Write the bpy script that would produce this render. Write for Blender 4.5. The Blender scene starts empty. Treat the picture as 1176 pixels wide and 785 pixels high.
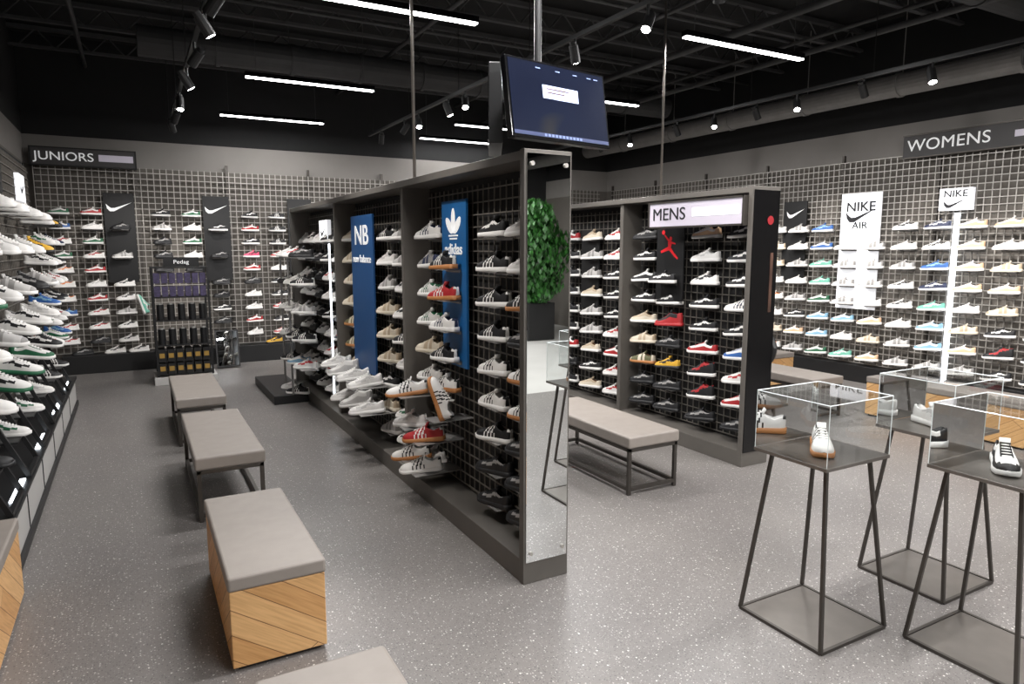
import bpy, bmesh, math, random
from mathutils import Vector, Matrix
random.seed(7)
scene = bpy.context.scene
COL = scene.collection

def lin(c):
    c = c/255.0
    return c/12.92 if c <= 0.04045 else ((c+0.055)/1.055)**2.4
def rgb(r, g, b): return (lin(r), lin(g), lin(b), 1.0)

# ------------------------------------------------------------ materials
def mat(name, col, rough=0.5, metal=0.0, emit=0.0, ecol=None, var=0.0, vscale=8.0, bump=0.0):
    m = bpy.data.materials.new(name); m.use_nodes = True
    nt = m.node_tree; p = nt.nodes['Principled BSDF']
    p.inputs['Base Color'].default_value = col
    p.inputs['Roughness'].default_value = rough
    p.inputs['Metallic'].default_value = metal
    if emit > 0:
        p.inputs['Emission Color'].default_value = ecol or col
        p.inputs['Emission Strength'].default_value = emit
    if var > 0 or bump > 0:
        tc = nt.nodes.new('ShaderNodeTexCoord')
        n = nt.nodes.new('ShaderNodeTexNoise'); n.inputs['Scale'].default_value = vscale
        n.inputs['Detail'].default_value = 5
        nt.links.new(tc.outputs['Object'], n.inputs['Vector'])
        if var > 0:
            r = nt.nodes.new('ShaderNodeValToRGB')
            r.color_ramp.elements[0].position = 0.3; r.color_ramp.elements[1].position = 0.7
            r.color_ramp.elements[0].color = tuple(max(0, c*(1-var)) for c in col[:3])+(1,)
            r.color_ramp.elements[1].color = tuple(min(1, c*(1+var)) for c in col[:3])+(1,)
            nt.links.new(n.outputs['Fac'], r.inputs['Fac'])
            nt.links.new(r.outputs['Color'], p.inputs['Base Color'])
        if bump > 0:
            b = nt.nodes.new('ShaderNodeBump'); b.inputs['Strength'].default_value = bump
            nt.links.new(n.outputs['Fac'], b.inputs['Height'])
            nt.links.new(b.outputs['Normal'], p.inputs['Normal'])
    return m

def floor_mat():
    m = bpy.data.materials.new('speckled_vinyl'); m.use_nodes = True
    nt = m.node_tree; N = nt.nodes; Lk = nt.links; p = N['Principled BSDF']
    geo = N.new('ShaderNodeNewGeometry')
    noise = N.new('ShaderNodeTexNoise'); noise.inputs['Scale'].default_value = 1.3; noise.inputs['Detail'].default_value = 3
    Lk.new(geo.outputs['Position'], noise.inputs['Vector'])
    base = N.new('ShaderNodeValToRGB')
    base.color_ramp.elements[0].position = 0.35; base.color_ramp.elements[1].position = 0.7
    base.color_ramp.elements[0].color = rgb(113, 109, 107); base.color_ramp.elements[1].color = rgb(121, 117, 114)
    Lk.new(noise.outputs['Fac'], base.inputs['Fac'])
    prev = base.outputs['Color']
    def chips(scale, thr, keep, col, prev, off):
        mp = N.new('ShaderNodeMapping'); mp.inputs['Location'].default_value = (off, off*0.7, 0)
        Lk.new(geo.outputs['Position'], mp.inputs['Vector'])
        v = N.new('ShaderNodeTexVoronoi'); v.inputs['Scale'].default_value = scale
        Lk.new(mp.outputs['Vector'], v.inputs['Vector'])
        a = N.new('ShaderNodeMath'); a.operation = 'LESS_THAN'; a.inputs[1].default_value = thr
        Lk.new(v.outputs['Distance'], a.inputs[0])
        s = N.new('ShaderNodeSeparateColor'); Lk.new(v.outputs['Color'], s.inputs['Color'])
        b = N.new('ShaderNodeMath'); b.operation = 'LESS_THAN'; b.inputs[1].default_value = keep
        Lk.new(s.outputs['Red'], b.inputs[0])
        c = N.new('ShaderNodeMath'); c.operation = 'MULTIPLY'
        Lk.new(a.outputs[0], c.inputs[0]); Lk.new(b.outputs[0], c.inputs[1])
        mx = N.new('ShaderNodeMix'); mx.data_type = 'RGBA'
        Lk.new(c.outputs[0], mx.inputs['Factor']); Lk.new(prev, mx.inputs['A']); mx.inputs['B'].default_value = col
        return mx.outputs['Result']
    prev = chips(95, 0.32, 0.5, rgb(90, 87, 86), prev, 3.1)
    prev = chips(110, 0.28, 0.42, rgb(146, 142, 139), prev, 1.7)
    prev = chips(72, 0.25, 0.30, rgb(182, 178, 174), prev, 0.0)
    prev = chips(34, 0.15, 0.26, rgb(210, 207, 202), prev, 8.0)
    Lk.new(prev, p.inputs['Base Color'])
    p.inputs['Roughness'].default_value = 0.36
    return m

def wood_mat(name):
    m = bpy.data.materials.new(name); m.use_nodes = True
    nt = m.node_tree; N = nt.nodes; Lk = nt.links; p = N['Principled BSDF']
    tc = N.new('ShaderNodeNewGeometry')
    s = N.new('ShaderNodeSeparateXYZ'); Lk.new(tc.outputs['Position'], s.inputs[0])
    def M(op, a, b):
        n = N.new('ShaderNodeMath'); n.operation = op
        for i, x in enumerate((a, b)):
            if isinstance(x, (int, float)): n.inputs[i].default_value = x
            else: Lk.new(x, n.inputs[i])
        return n.outputs[0]
    h = M('ADD', s.outputs[0], s.outputs[1])
    zz = M('MULTIPLY', s.outputs[2], 1.45)
    u = M('ADD', h, zz); v = M('SUBTRACT', zz, h)
    cb2 = N.new('ShaderNodeCombineXYZ'); Lk.new(v, cb2.inputs[0]); Lk.new(u, cb2.inputs[1])
    br = N.new('ShaderNodeTexBrick'); Lk.new(cb2.outputs[0], br.inputs['Vector'])
    br.inputs['Scale'].default_value = 1.0
    br.inputs['Brick Width'].default_value = 1.7; br.inputs['Row Height'].default_value = 0.16
    br.inputs['Mortar Size'].default_value = 0.003
    br.inputs['Color1'].default_value = rgb(234, 190, 134); br.inputs['Color2'].default_value = rgb(208, 158, 102)
    br.inputs['Mortar'].default_value = rgb(128, 88, 54)
    mp = N.new('ShaderNodeMapping'); mp.inputs['Scale'].default_value = (3, 45, 1)
    Lk.new(cb2.outputs[0], mp.inputs['Vector'])
    no = N.new('ShaderNodeTexNoise'); no.inputs['Scale'].default_value = 1.2; no.inputs['Detail'].default_value = 6
    Lk.new(mp.outputs[0], no.inputs['Vector'])
    mx = N.new('ShaderNodeMix'); mx.data_type = 'RGBA'; mx.blend_type = 'MULTIPLY'
    rp = N.new('ShaderNodeValToRGB'); rp.color_ramp.elements[0].position = .3; rp.color_ramp.elements[1].position = .6
    rp.color_ramp.elements[0].color = (.80, .75, .70, 1); rp.color_ramp.elements[1].color = (1, 1, 1, 1)
    Lk.new(no.outputs['Fac'], rp.inputs['Fac'])
    mx.inputs['Factor'].default_value = 1.0
    Lk.new(br.outputs['Color'], mx.inputs['A']); Lk.new(rp.outputs['Color'], mx.inputs['B'])
    Lk.new(mx.outputs['Result'], p.inputs['Base Color']); p.inputs['Roughness'].default_value = 0.5
    return m

def glass_mat():
    m = bpy.data.materials.new('acrylic_glass'); m.use_nodes = True
    nt = m.node_tree; N = nt.nodes; Lk = nt.links; N.clear()
    o = N.new('ShaderNodeOutputMaterial'); mx = N.new('ShaderNodeMixShader')
    t = N.new('ShaderNodeBsdfTransparent'); t.inputs['Color'].default_value = (.95, .965, .965, 1)
    g = N.new('ShaderNodeBsdfGlossy'); g.inputs['Roughness'].default_value = 0.02
    f = N.new('ShaderNodeFresnel'); f.inputs['IOR'].default_value = 1.5
    Lk.new(f.outputs[0], mx.inputs[0]); Lk.new(t.outputs[0], mx.inputs[1]); Lk.new(g.outputs[0], mx.inputs[2])
    Lk.new(mx.outputs[0], o.inputs['Surface'])
    return m

FLOOR = floor_mat(); WOOD = wood_mat('oak_planks'); GLASS = glass_mat()
GEDGE = mat('acrylic_edge', rgb(225, 232, 232), .2)
WALLP = mat('painted_drywall', rgb(140, 136, 132), .8, var=.04, vscale=3)
WALLB = mat('slat_wall_taupe', rgb(104, 99, 93), .75, var=.06, vscale=4)
BLACKP = mat('black_paint', rgb(24, 24, 25), .8, var=.1)
CEIL = mat('black_ceiling', rgb(22, 22, 23), .95, var=.2)
JOIST = mat('joist_charcoal', rgb(68, 68, 69), .7, var=.1)
DUCT = mat('duct_grey', rgb(135, 133, 131), .6, .2, var=.08)
DUCT2 = mat('duct_dark', rgb(62, 62, 63), .6, .2, var=.08)
WIRE = mat('wire_grid_steel', rgb(180, 176, 170), .42, .4, var=.05)
WIRED = mat('wire_grid_dark', rgb(120, 115, 108), .45, .4, var=.05)
FRAME = mat('bronze_frame', rgb(104, 100, 95), .5, .25, var=.05)
STEEL = mat('gunmetal_tube', rgb(86, 82, 78), .4, .7, var=.06)
STEELT = mat('gunmetal_tray', rgb(124, 119, 114), .35, .7, var=.08)
DARK = mat('dark_backing', rgb(30, 29, 29), .8, var=.08)
BLK = mat('black_laminate', rgb(24, 24, 25), .45, var=.05)
BLKG = mat('black_gloss', rgb(12, 12, 14), .15, var=.05)
VINYL = mat('grey_vinyl', rgb(144, 136, 129), .5, var=.05, vscale=12, bump=.05)
MIRROR = mat('mirror_silver', (.88, .9, .9, 1), .01, 1.0)
BLUE1 = mat('blue_panel', rgb(26, 98, 160), .45, var=.04)
BLUE2 = mat('navy_blue_panel', rgb(30, 82, 138), .45, var=.04)
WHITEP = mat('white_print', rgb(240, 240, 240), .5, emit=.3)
WHITEL = mat('white_laminate', rgb(186, 184, 181), .4)
LITW = mat('lit_white_acrylic', rgb(245, 246, 250), .4, emit=.6)
SIGNW = mat('sign_glow_and_glare', rgb(188, 182, 194), .4, emit=.25)  # lit MENS face; also the glare painted on the other signs
TUBE = mat('led_diffuser', (1, 1, 1, 1), .4, emit=14, ecol=(1, .98, .98, 1))
LEDV = mat('led_strip', (1, 1, 1, 1), .4, emit=4, ecol=(.85, .92, 1, 1))
SPOTE = mat('spot_lens', (1, 1, 1, 1), .4, emit=60, ecol=(1, .95, .9, 1))
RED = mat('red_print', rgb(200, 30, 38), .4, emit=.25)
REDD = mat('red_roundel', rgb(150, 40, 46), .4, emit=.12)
TXTD = mat('dark_lettering', rgb(22, 22, 26), .5)
PURP = mat('purple_packs', rgb(70, 62, 92), .5, var=.3, vscale=30)
GOLD = mat('gold_print', rgb(176, 140, 70), .4, .3)
LEAF = mat('ivy_leaf', rgb(36, 82, 28), .5, var=.9, vscale=16)
FLOORLIT = mat('floor_painted_bright', rgb(196, 194, 190), .3, var=.05, vscale=2)  # floor behind the camera; its bright lighting is put into the paler colour

# ------------------------------------------------------------ mesh builder
class MB:
    def __init__(s): s.v = []; s.f = []; s.m = []
    def box(s, x0, x1, y0, y1, z0, z1, mi=0, M=None):
        b = len(s.v)
        for z in (z0, z1):
            for x, y in ((x0, y0), (x1, y0), (x1, y1), (x0, y1)):
                p = Vector((x, y, z)); s.v.append(tuple(M @ p) if M else tuple(p))
        for q in ((0, 3, 2, 1), (4, 5, 6, 7), (0, 1, 5, 4), (1, 2, 6, 5), (2, 3, 7, 6), (3, 0, 4, 7)):
            s.f.append(tuple(b+i for i in q)); s.m.append(mi)
        return s
    def tube(s, p0, p1, r, n=8, mi=0, square=False):
        p0 = Vector(p0); p1 = Vector(p1); d = (p1-p0).normalized()
        if square: n = 4
        up = Vector((0, 0, 1)) if abs(d.z) < .95 else Vector((0, 1, 0))
        a = d.cross(up).normalized(); c = a.cross(d).normalized(); b = len(s.v)
        off = math.pi/4 if square else 0
        rr = r*1.414 if square else r
        for p in (p0, p1):
            for i in range(n):
                t = 2*math.pi*i/n+off
                s.v.append(tuple(p+a*rr*math.cos(t)+c*rr*math.sin(t)))
        for i in range(n):
            j = (i+1) % n; s.f.append((b+i, b+j, b+n+j, b+n+i)); s.m.append(mi)
        s.f.append(tuple(b+i for i in reversed(range(n)))); s.m.append(mi)
        s.f.append(tuple(b+n+i for i in range(n))); s.m.append(mi)
        return s
    def poly(s, pts, mi=0):
        b = len(s.v); s.v += [tuple(p) for p in pts]; s.f.append(tuple(range(b, b+len(pts)))); s.m.append(mi); return s
    def mesh(s, name, mats, off=(0, 0, 0), smooth=False):
        me = bpy.data.meshes.new(name)
        me.from_pydata([(x-off[0], y-off[1], z-off[2]) for x, y, z in s.v], [], s.f)
        for m in mats: me.materials.append(m)
        me.polygons.foreach_set('material_index', s.m)
        if smooth: me.polygons.foreach_set('use_smooth', [True]*len(me.polygons))
        me.update(); return me
    def build(s, name, mats, parent=None, smooth=False, bevel=0, seg=2, local=False):
        if not isinstance(mats, (list, tuple)): mats = [mats]
        off = (0, 0, 0)
        if parent and not local: off = tuple(parent.location)
        o = bpy.data.objects.new(name, s.mesh(name, mats, off, smooth)); COL.objects.link(o)
        if parent: o.parent = parent
        if bevel:
            md = o.modifiers.new('bevel', 'BEVEL'); md.width = bevel; md.segments = seg; md.limit_method = 'ANGLE'
        return o

def root(name, loc=(0, 0, 0), rot=(0, 0, 0)):
    e = bpy.data.objects.new(name, None); e.location = loc; e.rotation_euler = rot
    e.empty_display_size = .1; COL.objects.link(e); return e

FACE = {'-X': (math.pi/2, 0, -math.pi/2), '-Y': (math.pi/2, 0, 0), '+X': (math.pi/2, 0, math.pi/2)}
def text(name, body, size, loc, face, m, parent, align='LEFT', bold=0.0, wide=1.12, sp=1.0):
    c = bpy.data.curves.new(name, 'FONT'); c.body = body; c.size = size; c.extrude = .002; c.offset = bold
    c.align_x = align; c.align_y = 'CENTER'; c.materials.append(m); c.space_character = sp
    o = bpy.data.objects.new(name, c); COL.objects.link(o)
    o.rotation_euler = FACE[face]; o.parent = parent; o.scale = (wide, 1, 1)
    pl = parent.location
    o.location = (loc[0]-pl[0], loc[1]-pl[1], loc[2]-pl[2]); return o
def flat(name, polys, scale, loc, face, m, parent):
    mb = MB()
    for pl in polys: mb.poly([(x*scale, y*scale, 0) for x, y in pl])
    me = mb.mesh(name, [m]); o = bpy.data.objects.new(name, me); COL.objects.link(o)
    o.rotation_euler = FACE[face]; o.parent = parent
    l = parent.location; o.location = (loc[0]-l[0], loc[1]-l[1], loc[2]-l[2]); return o
SWOOSH = [[(-.5, .12), (-.46, -.08), (-.36, -.2), (-.2, -.2), (-.16, -.05), (-.3, -.06), (-.38, 0)],
          [(-.2, -.2), (.5, .2), (-.16, -.05)]]
def ell(cx, cy, a, b, rot, n=16):
    r = math.radians(rot); out = []
    for i in range(n):
        t = 2*math.pi*i/n; x = a*math.cos(t); y = b*math.sin(t)
        out.append((cx+x*math.cos(r)-y*math.sin(r), cy+x*math.sin(r)+y*math.cos(r)))
    return out
TREF = [ell(0, .12, .13, .33, 0), ell(-.25, .0, .13, .29, 48), ell(.25, .0, .13, .29, -48),
        [(-.3, -.28), (.3, -.28), (.3, -.24), (-.3, -.24)], [(-.24, -.36), (.24, -.36), (.24, -.32), (-.24, -.32)]]
def seg2(x0, y0, x1, y1, w):
    d = math.hypot(x1-x0, y1-y0); nx, ny = -(y1-y0)/d*w, (x1-x0)/d*w
    return [(x0+nx, y0+ny), (x0-nx, y0-ny), (x1-nx*.6, y1-ny*.6), (x1+nx*.6, y1+ny*.6)]
JUMP = [seg2(0, .1, -.02, -.1, .09), seg2(-.02, -.08, -.4, -.2, .06), seg2(-.02, -.08, .2, -.28, .06), seg2(.2, -.28, .36, -.4, .045),
        seg2(0, .1, -.25, .32, .04), seg2(0, .1, .25, .05, .035), ell(.03, .2, .06, .07, 0), ell(-.3, .4, .07, .07, 0)]

# ------------------------------------------------------------ sneaker mesh
def interp(ts, vs, t):
    for i in range(len(ts)-1):
        if t <= ts[i+1]:
            k = (t-ts[i])/(ts[i+1]-ts[i])
            return vs[i]+(vs[i+1]-vs[i])*k
    return vs[-1]
def shoe_mesh(name, mats, pat='plain', high=False):
    Ls = .29; n = 34; m = 16; mb = MB()
    W = ([0, .03, .1, .25, .45, .65, .8, .92, .98, 1], [.014, .028, .036, .036, .038, .047, .049, .04, .024, .008])
    if high: H = ([0, .05, .2, .32, .40, .55, .75, .88, .97, 1], [.128, .13, .118, .128, .142, .1, .07, .06, .047, .03])
    else: H = ([0, .05, .2, .32, .40, .58, .75, .88, .97, 1], [.09, .093, .074, .086, .108, .086, .067, .058, .046, .03])
    rings = []
    for i in range(n+1):
        t = i/n; x = (t-.5)*Ls; w = interp(*W, t); h = interp(*H, t); s = .030-.008*t
        if t > .9: s += .05*(t-.9)
        ring = []
        inset = .02 < t < .37
        for j in range(m+1):
            a = math.pi*j/m; ca = math.cos(a); sa = math.sin(a)
            y = math.copysign(abs(ca)**.75, ca)*w*(1-.25*sa)
            z = s+(h-s)*(sa**.62)
            if inset:
                y = math.copysign(abs(ca)**.55, ca)*w*(.93-.12*sa)
                if abs(ca) < .45: z = s+.012
                else: z = s+(h-s)*min(1, (sa/.85)**.75)
            ring.append(len(mb.v)); mb.v.append((x, y, z))
        rings.append(ring)
    for i in range(n):
        t = (i+.5)/n
        for j in range(m):
            a = math.pi*(j+.5)/m; zf = math.sin(a); ca = abs(math.cos(a))
            mi = 0
            if .02 < t < .37 and ca < .5: mi = 3
            elif pat == 'stripes':
                if ca > .25 and .38 < t < .68 and ((t+zf*.10)*10.5) % 1 < .42: mi = 2
                if t < .07 and zf > .5: mi = 2
            elif pat == 'swoosh':
                if ca > .2 and .16 < t < .76 and abs(zf-(.9-.55*max(0, 1-abs(t-.55)/.4))) < .16: mi = 2
            elif pat == 'block':
                if t < .16 or t > .84 or (ca > .9) or (.42 < t < .74 and .3 < ca < .62): mi = 2
                if .84 < t < .92 and ca < .7: mi = 0
            elif pat == 'retro':
                if ca > .3 and .34 < t < .62 and not (.45 < t < .5): mi = 2 if zf < .9 else 0
                if t > .9 or t < .1: mi = 2
            mb.f.append((rings[i][j], rings[i+1][j], rings[i+1][j+1], rings[i][j+1])); mb.m.append(mi)
    mb.f.append(tuple(rings[0])); mb.m.append(2 if pat in ('stripes', 'block', 'retro') else 0)
    so = []
    for i in range(n+1):
        t = i/n; x = (t-.5)*Ls*1.035; w = interp(*W, t)+.004; s = .031-.008*t; b = 0
        if t > .9: s += .05*(t-.9); b = .07*(t-.9)
        r = []
        for y, z in ((-w*.95, b), (-w, b+.004), (-w, s), (w, s), (w, b+.004), (w*.95, b)):
            r.append(len(mb.v)); mb.v.append((x, y, z))
        so.append(r)
    for i in range(n):
        for k in range(6):
            mb.f.append((so[i][k], so[i][(k+1) % 6], so[i+1][(k+1) % 6], so[i+1][k])); mb.m.append(1)
    mb.f.append(tuple(so[0])); mb.m.append(1); mb.f.append(tuple(reversed(so[n]))); mb.m.append(1)
    for k in range(5):
        t = .43+.065*k; h = interp(*H, t)
        M = Matrix.Translation(((t-.5)*Ls, 0, h-.001)) @ Matrix.Rotation(math.radians(22), 4, 'Y')
        mb.box(-.004, .004, -.02, .02, 0, .004, 4, M)
    M = Matrix.Translation(((.40-.5)*Ls, 0, interp(*H, .40)-.012)) @ Matrix.Rotation(math.radians(-25), 4, 'Y')
    mb.box(-.006, .004, -.02, .02, -.02, .03, 0, M)
    me = mb.mesh(name, mats, smooth=True)
    bm = bmesh.new(); bm.from_mesh(me); bmesh.ops.recalc_face_normals(bm, faces=bm.faces); bm.to_mesh(me); bm.free()
    return me

cols = dict(white=(222, 220, 217), cream=(206, 196, 178), beige=(178, 160, 136), black=(26, 26, 28), grey=(140, 138, 136), lgrey=(186, 184, 182),
            red=(164, 36, 40), navy=(38, 46, 74), blue=(52, 98, 164), sky=(130, 172, 198), green=(40, 98, 68), mint=(112, 180, 160),
            gum=(168, 112, 64), pink=(214, 166, 168), orange=(212, 124, 60), yellow=(206, 160, 50), brown=(100, 72, 50), hot=(214, 84, 114), olive=(92, 92, 64), peach=(216, 180, 146))
SM = {k: mat('sneaker_'+k, rgb(*v), .55) for k, v in cols.items()}
VD = {
 'wb': ('white', 'white', 'black', 'lgrey', 'white', 'stripes', 0), 'wbs': ('white', 'white', 'black', 'grey', 'white', 'swoosh', 0),
 'wgum': ('white', 'gum', 'black', 'lgrey', 'white', 'stripes', 0), 'bw': ('black', 'white', 'white', 'black', 'black', 'stripes', 0),
 'bws': ('black', 'white', 'white', 'black', 'black', 'swoosh', 0), 'bgum': ('black', 'gum', 'white', 'black', 'white', 'stripes', 0),
 'bb': ('black', 'black', 'grey', 'black', 'black', 'swoosh', 0), 'ww': ('white', 'white', 'lgrey', 'lgrey', 'white', 'swoosh', 0),
 'wg': ('white', 'white', 'green', 'green', 'white', 'stripes', 0), 'wn': ('white', 'white', 'navy', 'navy', 'white', 'stripes', 0),
 'wgs': ('white', 'white', 'green', 'lgrey', 'white', 'swoosh', 0), 'wgb': ('white', 'green', 'black', 'lgrey', 'white', 'swoosh', 0),
 'cr': ('cream', 'cream', 'beige', 'beige', 'cream', 'retro', 0), 'gr': ('grey', 'white', 'navy', 'grey', 'white', 'retro', 0),
 'lg': ('lgrey', 'white', 'grey', 'grey', 'white', 'retro', 0), 'panda': ('white', 'white', 'black', 'black', 'black', 'block', 0),
 'redb': ('white', 'white', 'red', 'black', 'red', 'block', 0), 'redh': ('black', 'red', 'red', 'red', 'black', 'block', 1),
 'redw': ('white', 'white', 'red', 'red', 'white', 'swoosh', 0), 'blueb': ('white', 'white', 'blue', 'sky', 'white', 'block', 0),
 'skyb': ('white', 'white', 'sky', 'sky', 'white', 'block', 0), 'mint': ('mint', 'white', 'white', 'mint', 'white', 'swoosh', 0),
 'pink': ('pink', 'white', 'white', 'pink', 'white', 'swoosh', 0), 'peach': ('white', 'white', 'peach', 'peach', 'white', 'block', 0),
 'org': ('white', 'white', 'orange', 'orange', 'white', 'swoosh', 0), 'yel': ('yellow', 'black', 'black', 'black', 'black', 'swoosh', 0),
 'nvy': ('navy', 'white', 'white', 'navy', 'white', 'swoosh', 0), 'hot': ('hot', 'white', 'black', 'black', 'white', 'swoosh', 0),
 'olv': ('olive', 'gum', 'cream', 'brown', 'cream', 'retro', 0), 'bei': ('beige', 'white', 'cream', 'brown', 'cream', 'block', 0),
 'bred': ('black', 'white', 'red', 'red', 'black', 'swoosh', 1), 'grn': ('white', 'white', 'green', 'green', 'white', 'block', 0),
 'whi': ('white', 'white', 'lgrey', 'lgrey', 'white', 'block', 1), 'redst': ('red', 'gum', 'white', 'black', 'white', 'stripes', 0),
 'blust': ('blue', 'white', 'white', 'navy', 'white', 'stripes', 0), 'blu': ('blue', 'white', 'sky', 'navy', 'white', 'swoosh', 0),
}
SH = {}
for k, v in VD.items():
    SH[k] = shoe_mesh('sneaker_'+k, [SM[v[0]], SM[v[1]], SM[v[2]], SM[v[3]], SM[v[4]]], v[5], bool(v[6]))
def shoe(kind, loc, ang, parent, tilt=0.0, scale=1.0, roll=0.0):
    o = bpy.data.objects.new('sneaker', SH[kind]); COL.objects.link(o)
    o.parent = parent; l = parent.location
    o.location = (loc[0]-l[0], loc[1]-l[1], loc[2]-l[2])
    o.rotation_euler = (roll, tilt, math.radians(ang)); o.scale = (scale,)*3
    return o

# ------------------------------------------------------------ room shell
XL, XR, YB, YF, ZC = -1.2, 8.55, 11.5, -8.0, 4.6
def shell(name, b, m): return MB().box(*b).build(name, m)
shell('floor', (XL-.1, XR+.1, -1.2, YB+.1, -.1, 0), FLOOR)
shell('floor_entrance', (XL-.1, XR+.1, YF-.1, -1.2, -.1, 0), FLOORLIT)
shell('ceiling', (XL-.1, XR+.1, YF-.1, YB+.1, ZC, ZC+.1), CEIL)
def wall(name, b):
    mb = MB(); x0, x1, y0, y1 = b
    mb.box(x0, x1, y0, y1, 0, 2.9, 0); mb.box(x0, x1, y0, y1, 2.9, 3.29, 1); mb.box(x0, x1, y0, y1, 3.29, ZC, 2)
    return mb.build(name, [WALLB, WALLP, BLACKP])
wall('wall_back', (XL, XR, YB, YB+.1))
wall('wall_right', (XR, XR+.1, YF, YB+.1))
wall('wall_left', (XL-.1, XL, YF, YB+.1))
MB().box(XL, XR, YF-.1, YF, 0, 2.2, 2).box(XL, XR, YF-.1, YF, 2.2, ZC, 1).build('wall_front', [WALLP, BLACKP, DUCT2])
MB().box(-.95, 8.3, YB-.30, YB-.002, 0, .26).build('baseboard_back', BLK, bevel=.005)
MB().box(XR-.25, XR-.002, .5, YB-.31, 0, .22).build('baseboard_right', BLK, bevel=.005)

# ceiling structure
r = root('ceiling_joists', (3.5, 3, 4.4))
mb = MB()
for k in range(13):
    y = -4+k*1.25
    mb.box(XL, XR, y-.03, y+.03, 4.52, 4.57); mb.box(XL, XR, y-.03, y+.03, 4.30, 4.335)
    for q in range(24):
        x = XL+.1+q*.4; mb.tube((x, y, 4.32), (x+.2, y, 4.54), .01, 4); mb.tube((x+.2, y, 4.54), (x+.4, y, 4.32), .01, 4)
mb.build('truss', JOIST, r)
mb = MB()
for x in (-.4, 3.1, 5.2, 6.3, 7.3): mb.tube((x, YF, 4.25), (x, YB, 4.25), .025, 8)
for y in (1.5, 6.1, 7.9): mb.tube((XL, y, 4.28), (XR, y, 4.28), .02, 8)
for x in (5.75, 7.0): mb.tube((x, YF, 4.0), (x, YB, 4.0), .035, 8)
mb.build('conduit', JOIST, r, smooth=True)
r = root('ceiling_ductwork', (8.05, 5, 3.66))
mb = MB().tube((8.05, YF+.01, 3.66), (8.05, YB-.02, 3.66), .13, 20)
for k in range(12): mb.tube((8.05, -4+k*1.3, 3.66), (8.05, -3.95+k*1.3, 3.66), .142, 20); mb.tube((8.05, -4+k*1.3, 3.66), (8.05, -4+k*1.3, ZC), .006, 6)
mb.build('round_duct', DUCT, r, smooth=False)
for (yy, zz, rr) in ((9.0, 4.05, .17), (3.75, 4.12, .15)):
    mb = MB().tube((.2, yy, zz), (7.85, yy, zz), rr, 20)
    for k in range(8): mb.tube((1+k*.85, yy, zz), (1.05+k*.85, yy, zz), rr+.014, 20); mb.tube((1+k*.85, yy, zz), (1+k*.85, yy, ZC), .006, 5)
    mb.build('cross_duct', DUCT2, r)

# linear pendant lights
def area(name, loc, sx, sy, power, col, parent, rot=(0, 0, 0)):
    l = bpy.data.lights.new(name, 'AREA'); l.shape = 'RECTANGLE'; l.size = sx; l.size_y = sy; l.energy = power; l.color = col
    o = bpy.data.objects.new(name, l); COL.objects.link(o); o.parent = parent
    p = parent.location; o.location = (loc[0]-p[0], loc[1]-p[1], loc[2]-p[2]); o.rotation_euler = rot; return o
def linear(x0, x1, y, z=3.6, pw=88):
    r = root('linear_pendant_light', ((x0+x1)/2, y, z))
    MB().box(x0, x1, y-.035, y+.035, z+.012, z+.06).build('housing', BLKG, r)
    MB().box(x0+.01, x1-.01, y-.03, y+.03, z, z+.014).build('diffuser', TUBE, r)
    mb = MB()
    for x in (x0+.12, x1-.12): mb.tube((x, y, z+.05), (x, y, ZC), .003, 5)
    mb.build('suspension_cable', JOIST, r)
    area('lamp', ((x0+x1)/2, y, z-.01), x1-x0, .06, pw, (1, .985, .975), r)
for y in (5.4, 8.2, 10.65): linear(1.2, 2.65, y, pw=88 if y < 10 else 22)
for y in (4.82, 7.35, 9.75, 11.2): linear(4.4, 5.95, y, pw=85 if y < 9 else (50 if y < 11 else 8))
for y in (-2.6, .2, 2.6): linear(1.2, 2.65, y, pw=95)  # out-of-view pendants, added as fill light
for y in (-5.6, -2.6, 0, 2.3): linear(4.4, 5.95, y, pw=95 if y > -5 else 190)  # unseen row as well, added to brighten the room and the mirror view

# track lighting
def track(x, z, y0, y1, heads):
    r = root('track_light', (x, (y0+y1)/2, z))
    mb = MB().box(x-.018, x+.018, y0, y1, z, z+.035)
    y = y0+.2
    while y < y1: mb.tube((x, y, z+.03), (x, y, ZC), .005, 5); y += 1.6
    mb.build('rail', BLK, r)
    for (hy, tgt, pw, ang) in heads:
        p = Vector((x, hy, z-.13)); d = (Vector(tgt)-p).normalized()
        mb = MB().tube((x, hy, z), (x, hy, z-.10), .012, 8).tube(p-d*.08, p+d*.06, .040, 16).tube(p-d*.11, p-d*.08, .028, 12)
        mb.tube(p+d*.0605, p+d*.062, .032, 16, 1)
        mb.build('spot_head', [BLK, SPOTE], r)
        l = bpy.data.lights.new('spot_lamp', 'SPOT'); l.energy = pw; l.spot_size = math.radians(ang); l.spot_blend = .7
        l.shadow_soft_size = .04; l.color = (1, .955, .91)
        o = bpy.data.objects.new('spot_lamp', l); COL.objects.link(o); o.parent = r
        q = p+d*.075; o.location = q-r.location; o.rotation_euler = d.to_track_quat('-Z', 'Y').to_euler()
    return r
track(.55, 3.4, 2.2, 10.4, [(3.0, (-.8, 4.9, 1.3), 60, 60), (3.6, (1.85, 4.0, 1.1), 120, 55), (4.9, (-.8, 6.4, 1.3), 60, 60), (5.4, (1.9, 5.6, 1.1), 125, 60), (6.3, (-.8, 8.2, 1.3), 65, 60),
      (7.2, (1.9, 7.4, 1.1), 125, 60), (8.3, (.45, 7.2, .4), 50, 45), (9.2, (-.3, 11.4, 1.0), 170, 56), (9.9, (1.2, 11.4, 1.0), 150, 56)])
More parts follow.
